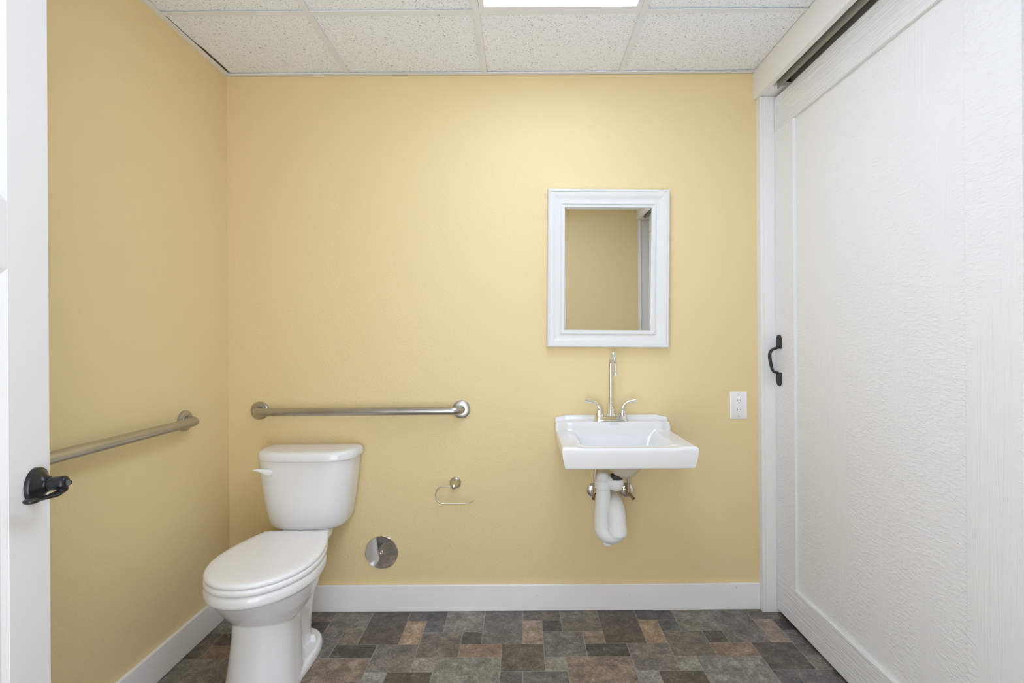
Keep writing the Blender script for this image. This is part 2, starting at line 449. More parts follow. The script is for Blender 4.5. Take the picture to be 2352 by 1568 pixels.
# pull handle
hp = empty('pull_handle', (1.133, 2.2235, 1.125)); hp.parent = d2; hp.location = Vector((1.133, 2.2235, 1.125)) - wloc(d2)
def ear_plate(name, zc, sgn):
    bm = bmesh.new(); hw, hl = 0.0215, 0.029
    o2 = [(-hw, -hl*sgn), (hw, -hl*sgn), (hw, (hl-0.011)*sgn), (hw*0.72, (hl-0.009)*sgn)]
    for k in range(1, 8):
        t = pi*k/8; o2.append((cos(t)*hw*0.72, ((hl-0.009)+sin(t)*0.011)*sgn))
    o2 += [(-hw*0.72, (hl-0.009)*sgn), (-hw, (hl-0.011)*sgn)]
    lo = [bm.verts.new((1.1332, 2.2185+a, zc+b_)) for a, b_ in o2]; hi = [bm.verts.new((1.1275, 2.2185+a, zc+b_)) for a, b_ in o2]
    bm.faces.new(lo); bm.faces.new(hi[::-1])
    for q in range(len(o2)): bm.faces.new((lo[q], lo[(q+1) % len(o2)], hi[(q+1) % len(o2)], hi[q]))
    for yy, zz in ((0, 0.012*sgn), (0.007, -0.02*sgn), (-0.007, -0.02*sgn)):
        add_lathe(bm, [(0.0035, 0), (0.0035, 0.0012), (0.002, 0.0022)], (1.1275, 2.2185+yy, zc+zz), (-1, 0, 0), 12)
    o = from_bm(name, bm, IRON, hp); return o
ear_plate('mounting_plate', 1.206, 1); ear_plate('mounting_plate', 1.043, -1)
bm = bmesh.new()
path = [(1.1315, 2.2235, 1.180), (1.1220, 2.2235, 1.179), (1.1100, 2.2235, 1.176), (1.0990, 2.2235, 1.169), (1.0925, 2.2235, 1.158), (1.0910, 2.2235, 1.146),
        (1.0930, 2.2235, 1.128), (1.0970, 2.2235, 1.108), (1.1020, 2.2235, 1.086), (1.1060, 2.2235, 1.077), (1.1140, 2.2235, 1.072), (1.1220, 2.2235, 1.071), (1.1315, 2.2235, 1.071)]
add_tube(bm, path, [0.006, 0.006, 0.0062, 0.0065, 0.007, 0.0075, 0.0075, 0.0072, 0.0065, 0.006, 0.0058, 0.0056, 0.0056], 16)
o = from_bm('grip', bm, IRON, hp); md = o.modifiers.new('s', 'SUBSURF'); md.levels = md.render_levels = 1

# ------------------------------------------------------------------ entry door on the left (open inwards)
E = Vector((-0.917, 0.980, 0.0)); D = Vector((0.284, -0.959, 0)).normalized(); NRM = Vector((-D.y, D.x, 0))   # NRM faces the room/right
if NRM.x < 0: NRM = -NRM
d1 = empty('door_1', (E.x, E.y, 0.012), kind='structure')
DWd, DT = 0.99, 0.035
M = Matrix(((D.x, NRM.x, 0, E.x), (D.y, NRM.y, 0, E.y), (0, 0, 1, 0), (0, 0, 0, 1)))   # local: s along door, n out of face, z
def dbox(name, s0, s1, n0, n1, z0, z1, mat, parent, bev=0.001):
    bm = bmesh.new(); add_box(bm, s0, s1, n0, n1, z0, z1); bm.transform(M)
    o = from_bm(name, bm, mat, parent)
    if bev: bevelm(o, bev, 2)
    return o
stw = 0.116
for a, b_ in ((0, stw), (DWd-stw, DWd)):
    dbox('stile', a, b_, -DT, 0, 0.012, 2.035, DOORW, d1)
for z0, z1 in ((1.915, 2.035), (1.352, 1.468), (0.012, 0.24)):
    dbox('rail', stw, DWd-stw, -DT, 0, z0, z1, DOORW, d1, 0)
def door_panel(z0, z1):
    """flat panel with a shallow sloped edge on both faces"""
    bm = bmesh.new(); s0, s1, i_ = stw-0.0005, DWd-stw+0.0005, 0.013
    def rect(i, n): return [bm.verts.new(p) for p in ((s0+i, n, z0+i), (s1-i, n, z0+i), (s1-i, n, z1-i), (s0+i, n, z1-i))]
    A, Bq, Cq, Dq = rect(i_, -0.0045), rect(0, -0.0004), rect(0, -DT+0.0004), rect(i_, -DT+0.0045)
    bm.faces.new(A); bm.faces.new(Dq)
    for a, b_ in ((A, Bq), (Bq, Cq), (Cq, Dq)):
        for k in range(4): bm.faces.new((a[k], a[(k+1) % 4], b_[(k+1) % 4], b_[k]))
    bm.transform(M)
    return from_bm('panel', bm, DOORW, d1, angle=5)
door_panel(1.4675, 1.9155)
door_panel(0.2395, 1.3525)
# lever handle
hz, hs = 0.961, 0.046
lv = empty('lever_handle', (0, 0, 0)); lv.parent = d1
hc = M @ Vector((hs, 0, hz)); WL[lv.name] = hc.copy(); lv.location = hc - wloc(d1)
bm = bmesh.new()
R = 0.0322
add_lathe(bm, [(R, -0.0005), (R, 0.0055), (R-0.001, 0.0075), (R-0.004, 0.009), (R-0.0065, 0.0098), (R-0.009, 0.0125), (0.0195, 0.0150), (0.0160, 0.018), (0.0145, 0.022)], hc, NRM, 56)
from_bm('rose', bm, BLACK, lv)
bm = bmesh.new()
add_lathe(bm, [(0.0115, 0.018), (0.0125, 0.0195), (0.0125, 0.036), (0.0138, 0.041), (0.0132, 0.047), (0.0100, 0.050), (0.0095, 0.0488)], hc, NRM, 40)
# drooping paddle lever: from the neck's end down, back towards the door and along it
def LP(s, n, z): return hc + D*s + NRM*n + Vector((0, 0, z))
ctrl = [LP(0.0, 0.044, -0.004), LP(0.003, 0.044, -0.012), LP(0.010, 0.041, -0.0165), LP(0.022, 0.036, -0.0175), LP(0.036, 0.030, -0.0165), LP(0.050, 0.027, -0.0150), LP(0.060, 0.026, -0.0140), LP(0.068, 0.026, -0.0135), LP(0.072, 0.026, -0.0135)]
wd = [0.010, 0.012, 0.0105, 0.0085, 0.0085, 0.0105, 0.0125, 0.010, 0.003]
th = [0.009, 0.0085, 0.0062, 0.0040, 0.0036, 0.0048, 0.0060, 0.0052, 0.0020]
rings = []
for i, p in enumerate(ctrl):
    t = (ctrl[min(i+1, 8)] - ctrl[max(i-1, 0)]).normalized()
    up = Vector((0, 0, 1)) if i > 1 else NRM
    side = t.cross(up).normalized(); up2 = side.cross(t).normalized()
    rings.append([bm.verts.new(p + side*cos(2*pi*k/16)*wd[i] + up2*sin(2*pi*k/16)*th[i]) for k in range(16)])
for i in range(8):
    for k in range(16): bm.faces.new((rings[i][k], rings[i][(k+1) % 16], rings[i+1][(k+1) % 16], rings[i+1][k]))
bm.faces.new(rings[0][::-1]); bm.faces.new(rings[-1])
o = from_bm('lever', bm, BLACK, lv, angle=60); md = o.modifiers.new('s', 'SUBSURF'); md.levels = md.render_levels = 2
bm = bmesh.new()
tt = [(-0.0035, -0.0085, 0.047), (0.0035, -0.0085, 0.047), (0.0035, 0.0085, 0.047), (-0.0035, 0.0085, 0.047)]
lo = [bm.verts.new(LP(a, n, z)) for a, z, n in tt]
hi = [bm.verts.new(LP(a*0.45, 0.0570, z*0.35)) for a, z, n in tt]
bm.faces.new(lo); bm.faces.new(hi[::-1])
for q in range(4): bm.faces.new((lo[q], lo[(q+1) % 4], hi[(q+1) % 4], hi[q]))
o = from_bm('thumb_turn', bm, BLACK, lv); bevelm(o, 0.001, 2)

# ------------------------------------------------------------------ grab bars
def grab_bar(p0, p1, out, name, label, group=None):
    """p0,p1 flange centres on the wall, out = unit vector away from wall"""
    p0, p1, out = Vector(p0), Vector(p1), Vector(out)
    r, off, br = 0.0175, 0.0565, 0.036
    root = empty(name, tuple(p0), label, 'grab bar')
    d = (p1-p0).normalized()
    pts = [p0 + out*0.004, p0 + out*(off-br)]
    c = p0 + out*(off-br) + d*br
    for i in range(1, 11):
        t = (pi/2)*i/10; pts.append(c - d*br*cos(t) + out*br*sin(t))
    a = p0 + out*off; b_ = p1 + out*off
    for i in range(1, 20): pts.append(a + d*br + (b_-a-2*d*br)*i/20)
    c = p1 + out*(off-br) - d*br
    for i in range(0, 11):
        t = (pi/2)*i/10; pts.append(c + d*br*sin(t) + out*br*cos(t))
    pts += [p1 + out*(off-br-0.004), p1 + out*0.004]
    bm = bmesh.new(); add_tube(bm, pts, r, 32)
    from_bm('rail', bm, STEEL, root, angle=50)
    for p in (p0, p1):
        bm = bmesh.new()
        add_lathe(bm, [(0.0405, 0), (0.0405, 0.008), (0.0395, 0.0105), (0.036, 0.0125), (0.0192, 0.0135), (0.0188, 0.010)], p, out, 56)
        from_bm('flange', bm, STEEL, root)
    return root
grab_bar((-1.186, YB, 0.909), (-0.275, YB, 0.909), (0, -1, 0), 'grab_bar', 'brushed steel grab bar mounted level on the yellow wall above the toilet tank')
grab_bar((XL, 1.986, 0.912), (XL, 0.92, 0.912), (1, 0, 0), 'grab_bar', 'brushed steel grab bar on the left wall, partly hidden behind the white door')

# ------------------------------------------------------------------ toilet
TX = -0.919
toi = empty('toilet', (TX, 1.95, 0), 'white two-piece toilet with closed lid standing in the left corner', 'toilet')
# tank
bm = bmesh.new()
secs = []
TYB = 2.270
for z, hw, dep, e in ((0.4225, 0.130, 0.120, 2.6), (0.425, 0.144, 0.130, 2.8), (0.432, 0.156, 0.139, 3.0), (0.446, 0.1655, 0.144, 3.1), (0.475, 0.174, 0.148, 3.2), (0.55, 0.187, 0.154, 3.3), (0.64, 0.198, 0.159, 3.4), (0.722, 0.2065, 0.163, 3.5)):
    secs.append((egg(-0.9265, hw, TYB-0.045, TYB-dep-0.012, TYB, e, 9.0), z))
add_loft(bm, secs)
from_bm('tank', bm, PORC, toi, angle=40)
bm = bmesh.new()
def lidsec(i, z): return (egg(-0.9215, 0.2115-i, TYB-0.045, TYB-0.186+i, TYB+0.004-i*0.6, 3.4, 9.0), z)
add_loft(bm, [lidsec(0.006, 0.7205), lidsec(0.001, 0.7225), lidsec(0, 0.726), lidsec(0.001, 0.744), lidsec(0.004, 0.753), lidsec(0.010, 0.758), lidsec(0.020, 0.7605), lidsec(0.045, 0.7615), lidsec(0.075, 0.762)])
from_bm('tank_lid', bm, PORC, toi, angle=60)
# flush lever
bm = bmesh.new()
ly = 2.112
lev = [(-0.060, 0.0062, 0.0025), (-0.050, 0.0070, 0.0042), (-0.036, 0.0045, 0.0072), (-0.020, -0.0005, 0.0115), (-0.008, -0.004, 0.0145), (0.002, -0.005, 0.0150), (0.010, -0.004, 0.0135), (0.0145, -0.0030, 0.006)]
lx, lz = -1.056, 0.681
rings = []
for sx, sz, hh in lev:
    rings.append([bm.verts.new((lx+sx, ly-0.013+0.0085*cos(2*pi*k/20), lz+sz+hh*sin(2*pi*k/20))) for k in range(20)])
for i in range(len(rings)-1):
    for k in range(20): bm.faces.new((rings[i][k], rings[i][(k+1) % 20], rings[i+1][(k+1) % 20], rings[i+1][k]))
bm.faces.new(rings[0][::-1]); bm.faces.new(rings[-1])
add_lathe(bm, [(0.012, 0), (0.012, 0.022)], (lx+0.002, 2.132, lz-0.003), (0, -1, 0), 24)
o = from_bm('flush_lever', bm, SEATM, toi, angle=60)
# seat lid and ring
SC = 1.825
def seat_out(i=0, hw=0.183, yb=2.056, yf=1.592, bw=0.134):
    r = 0.014; half = []
    yb -= i; hw -= i; yf += i; bw -= i
    for k in range(33):                      # front tip round to the widest point
        t = -pi/2 + (pi/2)*k/32; c, s_ = cos(t), sin(t)
        half.append((abs(c)**(2/2.08)*hw, SC - abs(s_)**(2/2.08)*(SC-yf)))
    for k in range(1, 15):
        q = k/15; y = SC + (yb-r-SC)*q
        half.append((hw - (hw-bw)*q**1.75, y))
    for k in range(0, 6):
        t = (pi/2)*k/5; half.append((bw-r+r*cos(t)-0.001, yb-r+r*sin(t)))
    for k in range(1, 5): half.append(((bw-r)*(1-k/5), yb))
    out = [(TX+x, y) for x, y in half] + [(TX, yb)] + [(TX-x, y) for x, y in reversed(half[1:])]
    return out
bm = bmesh.new()
add_loft(bm, [(seat_out(0.010), 0.4365), (seat_out(0.002), 0.4375), (seat_out(0), 0.441), (seat_out(0.001), 0.4475), (seat_out(0.004), 0.4515), (seat_out(0.009), 0.454), (seat_out(0.03), 0.4552), (seat_out(0.07), 0.4560), (seat_out(0.11), 0.4564)])
from_bm('lid', bm, SEATM, toi, angle=60)
bm = bmesh.new()
kw = dict(hw=0.1835, yb=2.05, yf=1.5905)
add_loft(bm, [(seat_out(0.010, **kw), 0.4135), (seat_out(0.003, **kw), 0.4145), (seat_out(0, **kw), 0.418), (seat_out(0, **kw), 0.4295), (seat_out(0.003, **kw), 0.4335), (seat_out(0.009, **kw), 0.4350)])
from_bm('seat', bm, SEATM, toi, angle=60)
for sx in (-0.07, 0.07):
    bm = bmesh.new()
    add_tube(bm, [(TX+sx-0.02, 2.062, 0.430), (TX+sx+0.02, 2.062, 0.430)], 0.012, 20)
    from_bm('hinge', bm, SEATM, toi)
# bowl, pedestal, foot, trapway merged by remesh
bm = bmesh.new()
def bs(hw, yc, yf, yb, z, ef=2.05, eb=2.3): return (egg(TX, hw, yc, yf, yb, ef, eb), z)
add_loft(bm, [bs(0.078, 1.82, 1.735, 1.94, 0.222), bs(0.110, 1.82, 1.708, 1.965, 0.247), bs(0.134, 1.82, 1.685, 1.985, 0.274), bs(0.152, 1.82, 1.656, 2.005, 0.307),
              bs(0.164, 1.82, 1.630, 2.025, 0.340), bs(0.171, 1.82, 1.612, 2.035, 0.364), bs(0.174, 1.82, 1.602, 2.04, 0.372), bs(0.1825, 1.82, 1.5905, 2.05, 0.3755), bs(0.1840, 1.82, 1.588, 2.052, 0.384),
              bs(0.1835, 1.82, 1.589, 2.052, 0.400), bs(0.179, 1.82, 1.594, 2.05, 0.409), bs(0.171, 1.82, 1.602, 2.04, 0.4125)])
# rear shelf under the tank
def rs(hw, y0, y1, z, e=4.0): return (egg(TX, hw, (y0+y1)/2, y0, y1, e, e), z)
add_loft(bm, [rs(0.058, 1.98, 2.16, 0.20), rs(0.064, 1.97, 2.19, 0.28), rs(0.078, 1.95, 2.215, 0.345), rs(0.094, 1.93, 2.235, 0.38), rs(0.102, 1.92, 2.245, 0.395), rs(0.102, 1.92, 2.245, 0.418), rs(0.094, 1.95, 2.235, 0.427)])
# front column with squared back
def col(hw, yf, yb, z): return (egg(TX, hw, yf+0.115, yf, yb, 2.15, 3.2), z)
add_loft(bm, [col(0.120, 1.655, 1.935, 0.0), col(0.116, 1.660, 1.932, 0.03), col(0.110, 1.668, 1.93, 0.08), col(0.105, 1.678, 1.925, 0.14), col(0.101, 1.686, 1.92, 0.20), col(0.099, 1.690, 1.915, 0.262), col(0.098, 1.71, 1.915, 0.32)])
# foot
def ft(i, z): return (egg(TX, 0.124-i, 1.93, 1.66+i, 2.112-i, 2.6, 2.5), z)
add_loft(bm, [ft(0.002, 0.0), ft(0.0, 0.006), ft(0.001, 0.020), ft(0.006, 0.031), ft(0.016, 0.036)])
# trapway bulge
def tw(hw, y0, y1, z): return (egg(TX, hw, (y0+y1)/2, y0, y1, 2.3, 2.3), z)
add_loft(bm, [tw(0.074, 1.90, 2.085, 0.02), tw(0.068, 1.89, 2.09, 0.07), tw(0.064, 1.89, 2.115, 0.14), tw(0.068, 1.89, 2.14, 0.20), tw(0.070, 1.89, 2.15, 0.26), tw(0.066, 1.9, 2.12, 0.33)])
o = from_bm('bowl', bm, PORC, toi, angle=180)
md = o.modifiers.new('remesh', 'REMESH'); md.mode = 'VOXEL'; md.voxel_size = 0.0034; md.use_smooth_shade = True
md = o.modifiers.new('smooth', 'SMOOTH'); md.factor = 0.5; md.iterations = 7
for sx in (-1, 1):
    bm = bmesh.new()
    add_lathe(bm, [(0.0135, 0), (0.0138, 0.004), (0.0125, 0.012), (0.0108, 0.018), (0.0085, 0.0225), (0.004, 0.0250), (0.0005, 0.0255)], (TX+sx*0.082, 2.005, 0.0335), (0, 0, 1), 32)
    from_bm('bolt_cap', bm, SEATM, toi, angle=60)

# ------------------------------------------------------------------ sink
SX, SHW = 0.401, 0.253
SYF, SYB = 1.868, 2.288
snk = empty('sink', (SX, 2.08, 0.74), 'white wall-hung porcelain sink with stepped back ledge below the mirror', 'sink')
RIM, LEDGE, RIDGE = 0.822, 0.861, 0.882
def rrect_in(x, y, x0, x1, y0, y1, r):
    cx, cy = (x0+x1)/2, (y0+y1)/2; hx, hy = (x1-x0)/2-r, (y1-y0)/2-r
    dx, dy = abs(x-cx)-hx, abs(y-cy)-hy
    return sqrt(max(dx, 0)**2+max(dy, 0)**2)+min(max(dx, dy), 0)-r    # <0 inside
def sink_z(x, y):
    ax = abs(x-SX)
    # the ledge steps forward in the middle and stops short at the sides
    side = sstep(SHW-0.055, SHW-0.010, ax)
    yl = 2.190 + 0.028*side
    z = RIM + (LEDGE-0.004*side-RIM)*sstep(yl, yl+0.022, y)
    z += (RIDGE-LEDGE)*sstep(2.258+0.006*side, 2.270+0.004*side, y)*(1-0.25*side)
    # basin
    d = rrect_in(x, y, SX-0.183, SX+0.183, 1.912, 2.232, 0.045)
    if d < 0:
        # steep side walls then flat floor
        fx = sstep(0, 0.055, min(x-(SX-0.183), (SX+0.183)-x))
        fyf = sstep(0, 0.045, y-1.912)
        fyb = sstep(0, 0.075, 2.214-y)
        k = min(fx, fyf, fyb)*0.5 + fx*fyf*fyb*0.5
        dip = 0.074*k
        dip += 0.006*max(0, 1-((x-SX)**2+(y-2.05)**2)/0.02)*k
        z -= dip
    # front rim sags a little between the corners
    z -= 0.0045*sstep(0.205, 0.17, ax)*sstep(1.925, 1.90, y)
    # rounded outer edges
    r = 0.010
    e = min(SHW-ax, y-SYF)
    if e < r: z -= r - sqrt(max(0, r*r-(r-e)**2))
    return z
bm = bmesh.new()
def axis_pts(a, b_, step, r=0.010, fine=(True, True)):
    pts = []
    fr = [0, 0.0004, 0.0014, 0.003, 0.0055, 0.009]
    lo = [a+q for q in fr] if fine[0] else [a]
    hi = [b_-q for q in reversed(fr)] if fine[1] else [b_]
    n = int((hi[0]-lo[-1])/step); mid = [lo[-1]+(hi[0]-lo[-1])*i/n for i in range(1, n)]
    return lo+mid+hi
xs = axis_pts(SX-SHW, SX+SHW, 0.005); ys = axis_pts(SYF, SYB, 0.005, fine=(True, False))
gr = [[bm.verts.new((x, y, sink_z(x, y))) for y in ys] for x in xs]
for i in range(len(xs)-1):
    for j in range(len(ys)-1):
        bm.faces.new((gr[i][j], gr[i+1][j], gr[i+1][j+1], gr[i][j+1]))
# skirt
loop = [gr[i][0] for i in range(len(xs))] + [gr[-1][j] for j in range(1, len(ys))] + [gr[i][-1] for i in range(len(xs)-2, -1, -1)] + [gr[0][j] for j in range(len(ys)-2, 0, -1)]
prev = loop
BOT = 0.738
for frac, ins in ((0.12, 0.0002), (0.5, 0.004), (0.85, 0.010), (0.93, 0.012), (0.97, 0.0145), (1.0, 0.020)):
    cur = []
    for vtx in loop:
        x, y, z = vtx.co
        zz = z + (BOT-z)*frac
        nx = SX + (x-SX)*(1-ins/SHW)
        ny = y + (ins*0.8 if y < SYF+0.003 else ins*0.8*max(0, (2.1-y)/(2.1-SYF)))
        # round the lower front corners
        cur.append(bm.verts.new((nx, min(ny, SYB), zz)))
    for k in range(len(loop)):
        bm.faces.new((prev[k], prev[(k+1) % len(loop)], cur[(k+1) % len(loop)], cur[k]))
    prev = cur
cur = []
for vtx in prev:
    x, y, z = vtx.co
    cur.append(bm.verts.new((SX+(x-SX)*0.82, 2.08+(y-2.08)*0.82 if y < 2.25 else y, 0.741)))
for k in range(len(loop)): bm.faces.new((prev[k], prev[(k+1) % len(loop)], cur[(k+1) % len(loop)], cur[k]))
bm.faces.new(cur)
basin = from_bm('basin', bm, PORC, snk, angle=75)
bm = bmesh.new()
add_loft(bm, [(egg(SX+0.014, h_, 2.05, 2.05-h_*0.86, 2.05+h_*0.86, 2.2, 2.2), z_) for h_, z_ in ((0.11, 0.742), (0.085, 0.722), (0.066, 0.700), (0.053, 0.685), (0.040, 0.672), (0.02, 0.664))])
from_bm('bowl_underside', bm, BISQ, snk, angle=60)
bm = bmesh.new()
add_lathe(bm, [(0.028, -0.012), (0.028, 0.0015), (0.022, 0.0022), (0.019, 0.0)], (SX, 2.05, sink_z(SX, 2.05)+0.001), (0, 0, 1), 32)
from_bm('drain', bm, CHROME, snk)
# tiny printed maker's mark: rows of short strokes on the back slope
bm = bmesh.new()
rnd = random.Random(2)
for r_, (wid, yy) in enumerate(((0.036, 2.2075), (0.030, 2.2062), (0.040, 2.2049))):
    x = SX-wid/2
    while x < SX+wid/2:
        wl = 0.002+rnd.random()*0.0035
        y0_, y1_ = yy-0.0003, yy+0.0003
        q = [bm.verts.new((a, b_, sink_z(a, b_)+0.0005)) for a, b_ in ((x, y0_), (x+wl, y0_), (x+wl, y1_), (x, y1_))]
        bm.faces.new(q); x += wl+0.0012
from_bm('printed_mark', bm, PRINT, snk, smooth=False)

# faucet
FX, FY = 0.393, 2.236
fau = empty('faucet', (FX, FY, LEDGE), 'chrome gooseneck faucet with two lever handles standing on the sink ledge', 'faucet')
bm = bmesh.new()
def stad(hx, hy, n=48):
    out = []
    for k in range(n):
        t = 2*pi*k/n; out.append((FX+math.copysign(hx-hy, cos(t))+hy*cos(t) if abs(cos(t)) > 1e-6 else FX, FY+hy*sin(t)))
    return out
add_loft(bm, [(stad(0.079, 0.026), LEDGE+0.0005), (stad(0.079, 0.026), LEDGE+0.0035), (stad(0.0765, 0.0235), LEDGE+0.006), (stad(0.0735, 0.022), LEDGE+0.010), (stad(0.072, 0.021), LEDGE+0.021), (stad(0.070, 0.019), LEDGE+0.0245)])
from_bm('base_plate', bm, CHROME, fau, angle=50)
zt = LEDGE+0.0235
bm = bmesh.new()
add_lathe(bm, [(0.0195, 0), (0.0195, 0.003), (0.0175, 0.012), (0.0145, 0.024), (0.0115, 0.034), (0.0098, 0.040), (0.0085, 0.0405)], (FX, FY, zt), (0, 0, 1), 40)
pts = [(FX, FY, zt+0.036+ (1.106-zt-0.036)*i/8) for i in range(9)] + arc((FX, FY-0.055, 1.106), 0.055, 0, pi, 24, (0, 1, 0), (0, 0, 1))[1:]
pts += [(FX, FY-0.110, 1.098), (FX, FY-0.110, 1.088)]
add_tube(bm, pts, 0.0079, 24)
add_lathe(bm, [(0.0093, 0), (0.0100, 0.001), (0.0100, 0.019), (0.0085, 0.020), (0.0070, 0.017)], (FX, FY-0.110, 1.088), (0, 0, -1), 32)
from_bm('spout', bm, CHROME, fau, angle=50)
for sx in (-1, 1):
    bm = bmesh.new(); hx = FX+sx*0.052
    add_lathe(bm, [(0.0185, 0), (0.0185, 0.003), (0.0170, 0.011), (0.0145, 0.022), (0.0115, 0.031), (0.0080, 0.038), (0.0050, 0.041), (0.001, 0.042)], (hx, FY, zt), (0, 0, 1), 40)
    cp = [(0.0, 0.028, 0.0085, 0.0085), (0.002*1, 0.040, 0.0075, 0.0085), (0.009, 0.052, 0.0065, 0.0085), (0.020, 0.0590, 0.0064, 0.0095), (0.034, 0.0625, 0.0070, 0.0104), (0.048, 0.0650, 0.0080, 0.0112), (0.0615, 0.0670, 0.0092, 0.0118)]
    rings = []
    for i, (a, z, hh, ww) in enumerate(cp):
        a0, z0 = cp[max(i-1, 0)][:2]; a1, z1 = cp[min(i+1, 6)][:2]
        t = Vector((sx*(a1-a0), 0, z1-z0)).normalized(); up = Vector((-t.z*sx, 0, abs(t.x)))
        if i < 1: up = Vector((-sx, 0, 0.0)); t = Vector((0, 0, 1))
        rings.append([bm.verts.new(Vector((hx+sx*a, FY, zt+z)) + up.normalized()*hh*cos(2*pi*k/24) + Vector((0, 1, 0))*ww*sin(2*pi*k/24)) for k in range(24)])
    for i in range(6):
        for k in range(24): bm.faces.new((rings[i][k], rings[i][(k+1) % 24], rings[i+1][(k+1) % 24], rings[i+1][k]))
    bm.faces.new(rings[0][::-1]); bm.faces.new(rings[-1])
    from_bm('handle', bm, CHROME, fau, angle=45)

# ------------------------------------------------------------------ drain trap in plastic cover
trap = empty('drain_trap', (0.355, 2.07, 0.66), 'white plastic covered drain trap curving below the sink', 'drain pipe')
bm = bmesh.new()
add_lathe(bm, [(0.0225, 0.672), (0.0225, 0.655)], (0.3855, 2.055, 0), (0, 0, 1), 36)
from_bm('tailpiece_nut', bm, RUBBER, trap)
bm = bmesh.new()
add_lathe(bm, [(0.029, 0.654), (0.0305, 0.650), (0.0305, 0.633), (0.0285, 0.621), (0.023, 0.613), (0.012, 0.608), (0.001, 0.607)], (0.3855, 2.055, 0), (0, 0, 1), 40)
add_tube(bm, [(0.389, 2.055, 0.637), (0.37, 2.057, 0.640), (0.35, 2.06, 0.641), (0.333, 2.06, 0.641)], [0.020, 0.024, 0.027, 0.027], 28)
add_lathe(bm, [(0.012, 0.682), (0.021, 0.677), (0.026, 0.666), (0.0275, 0.652), (0.033, 0.648), (0.0335, 0.618), (0.030, 0.6155)], (0.3325, 2.06, 0), (0, 0, 1), 40)
from_bm('elbow_cover', bm, PVC, trap, angle=50)
bm = bmesh.new()
Rb = 0.031
lx_, rx_ = 0.3305, 0.3925
p = [(0.333, 2.06, 0.622), (0.333, 2.06, 0.59), (0.332, 2.06, 0.56), (0.3295, 2.06, 0.53), (0.3280, 2.06, 0.50), (0.3275, 2.06, 0.478), (0.329, 2.06, 0.464)]
rr = [0.0285, 0.0300, 0.0305, 0.0315, 0.0320, 0.0325, 0.0325]
for i in range(1, 13):
    t = pi*i/13
    p.append((0.3580-0.0300*cos(t), 2.06-0.022*sstep(0, 1, i/13), 0.455-0.027*sin(t))); rr.append(0.0325+0.0015*sin(t))
p += [(0.3885, 2.036, 0.458), (0.3885, 2.036, 0.470)]; rr += [0.0335, 0.033]
add_tube(bm, p, rr, 36)
add_lathe(bm, [(0.030, 0.450), (0.0245, 0.425), (0.0215, 0.410), (0.0205, 0.392), (0.0190, 0.386), (0.014, 0.384)], (0.349, 2.058, 0), (0, 0, 1), 36)
for zz in (0.575, 0.535, 0.495):
    add_lathe(bm, [(0.0075, 0), (0.007, 0.0012), (0.004, 0.0022), (0.0005, 0.0024)], (0.3345, 2.06-0.0282, zz), (0, -1, 0), 20)
o = from_bm('trap_bend_cover', bm, PVC, trap, angle=60)
bm = bmesh.new()
p = [(0.3855, 2.036, 0.438), (0.3855, 2.036, 0.464), (0.3853, 2.036, 0.4655), (0.385, 2.037, 0.49), (0.3840, 2.042, 0.517), (0.3830, 2.056, 0.538), (0.383, 2.085, 0.549), (0.386, 2.12, 0.549), (0.39, 2.2, 0.550), (0.392, 2.282, 0.550)]
rr = [0.0385, 0.0385, 0.0360, 0.0360, 0.0355, 0.035, 0.033, 0.029, 0.025, 0.025]
add_tube(bm, p, rr, 36)
from_bm('trap_arm_cover', bm, PVC, trap, angle=50)

for _o in trap.children: _o.data.transform(Matrix.Translation((-0.0045, 0, 0)))
# supply valves
def valve(cx, side, label):
    root = empty('shutoff_valve', (cx, YB, 0.540), label, 'valve', 'shutoff valves below the sink')
    bm = bmesh.new()
    add_lathe(bm, [(0.034, 0), (0.0335, 0.003), (0.029, 0.008), (0.020, 0.0115), (0.012, 0.013)], (cx, YB, 0.540), (0, -1, 0), 44)
    from_bm('escutcheon', bm, CHROME, root)
    bm = bmesh.new()
    add_tube(bm, [(cx, YB-0.008, 0.540), (cx, YB-0.055, 0.540)], 0.009, 20)
    add_lathe(bm, [(0.011, 0), (0.011, 0.016), (0.008, 0.018), (0.008, 0.04)], (cx, YB-0.045, 0.542), (0, 0, 1), 20)
    from_bm('valve_body', bm, BRASS, root)
    bm = bmesh.new()
    pts = [(cx, YB-0.055, 0.538), (cx+side*0.010, YB-0.078, 0.531), (cx+side*0.014, YB-0.088, 0.527)]
    add_tube(bm, pts, [0.006, 0.0075, 0.0072], 16)
    from_bm('valve_knob', bm, BRASS, root)
    bm = bmesh.new()
    tx = FX+(-0.052 if side < 0 else 0.052)
    x_ = cx+side*0.0
    add_tube(bm, [(x_, YB-0.045, 0.578), (x_, YB-0.045, 0.62), (x_+(tx-x_)*0.3, YB-0.047, 0.68), (tx, YB-0.05, 0.735), (tx, YB-0.05, 0.742)], 0.0055, 14)
    from_bm('supply_hose', bm, NICKEL, root)
    return root
valve(0.322, -1, 'chrome shutoff valve under the sink, left of the white drain trap')
valve(0.470, 1, 'chrome shutoff valve under the sink, right of the white drain trap')

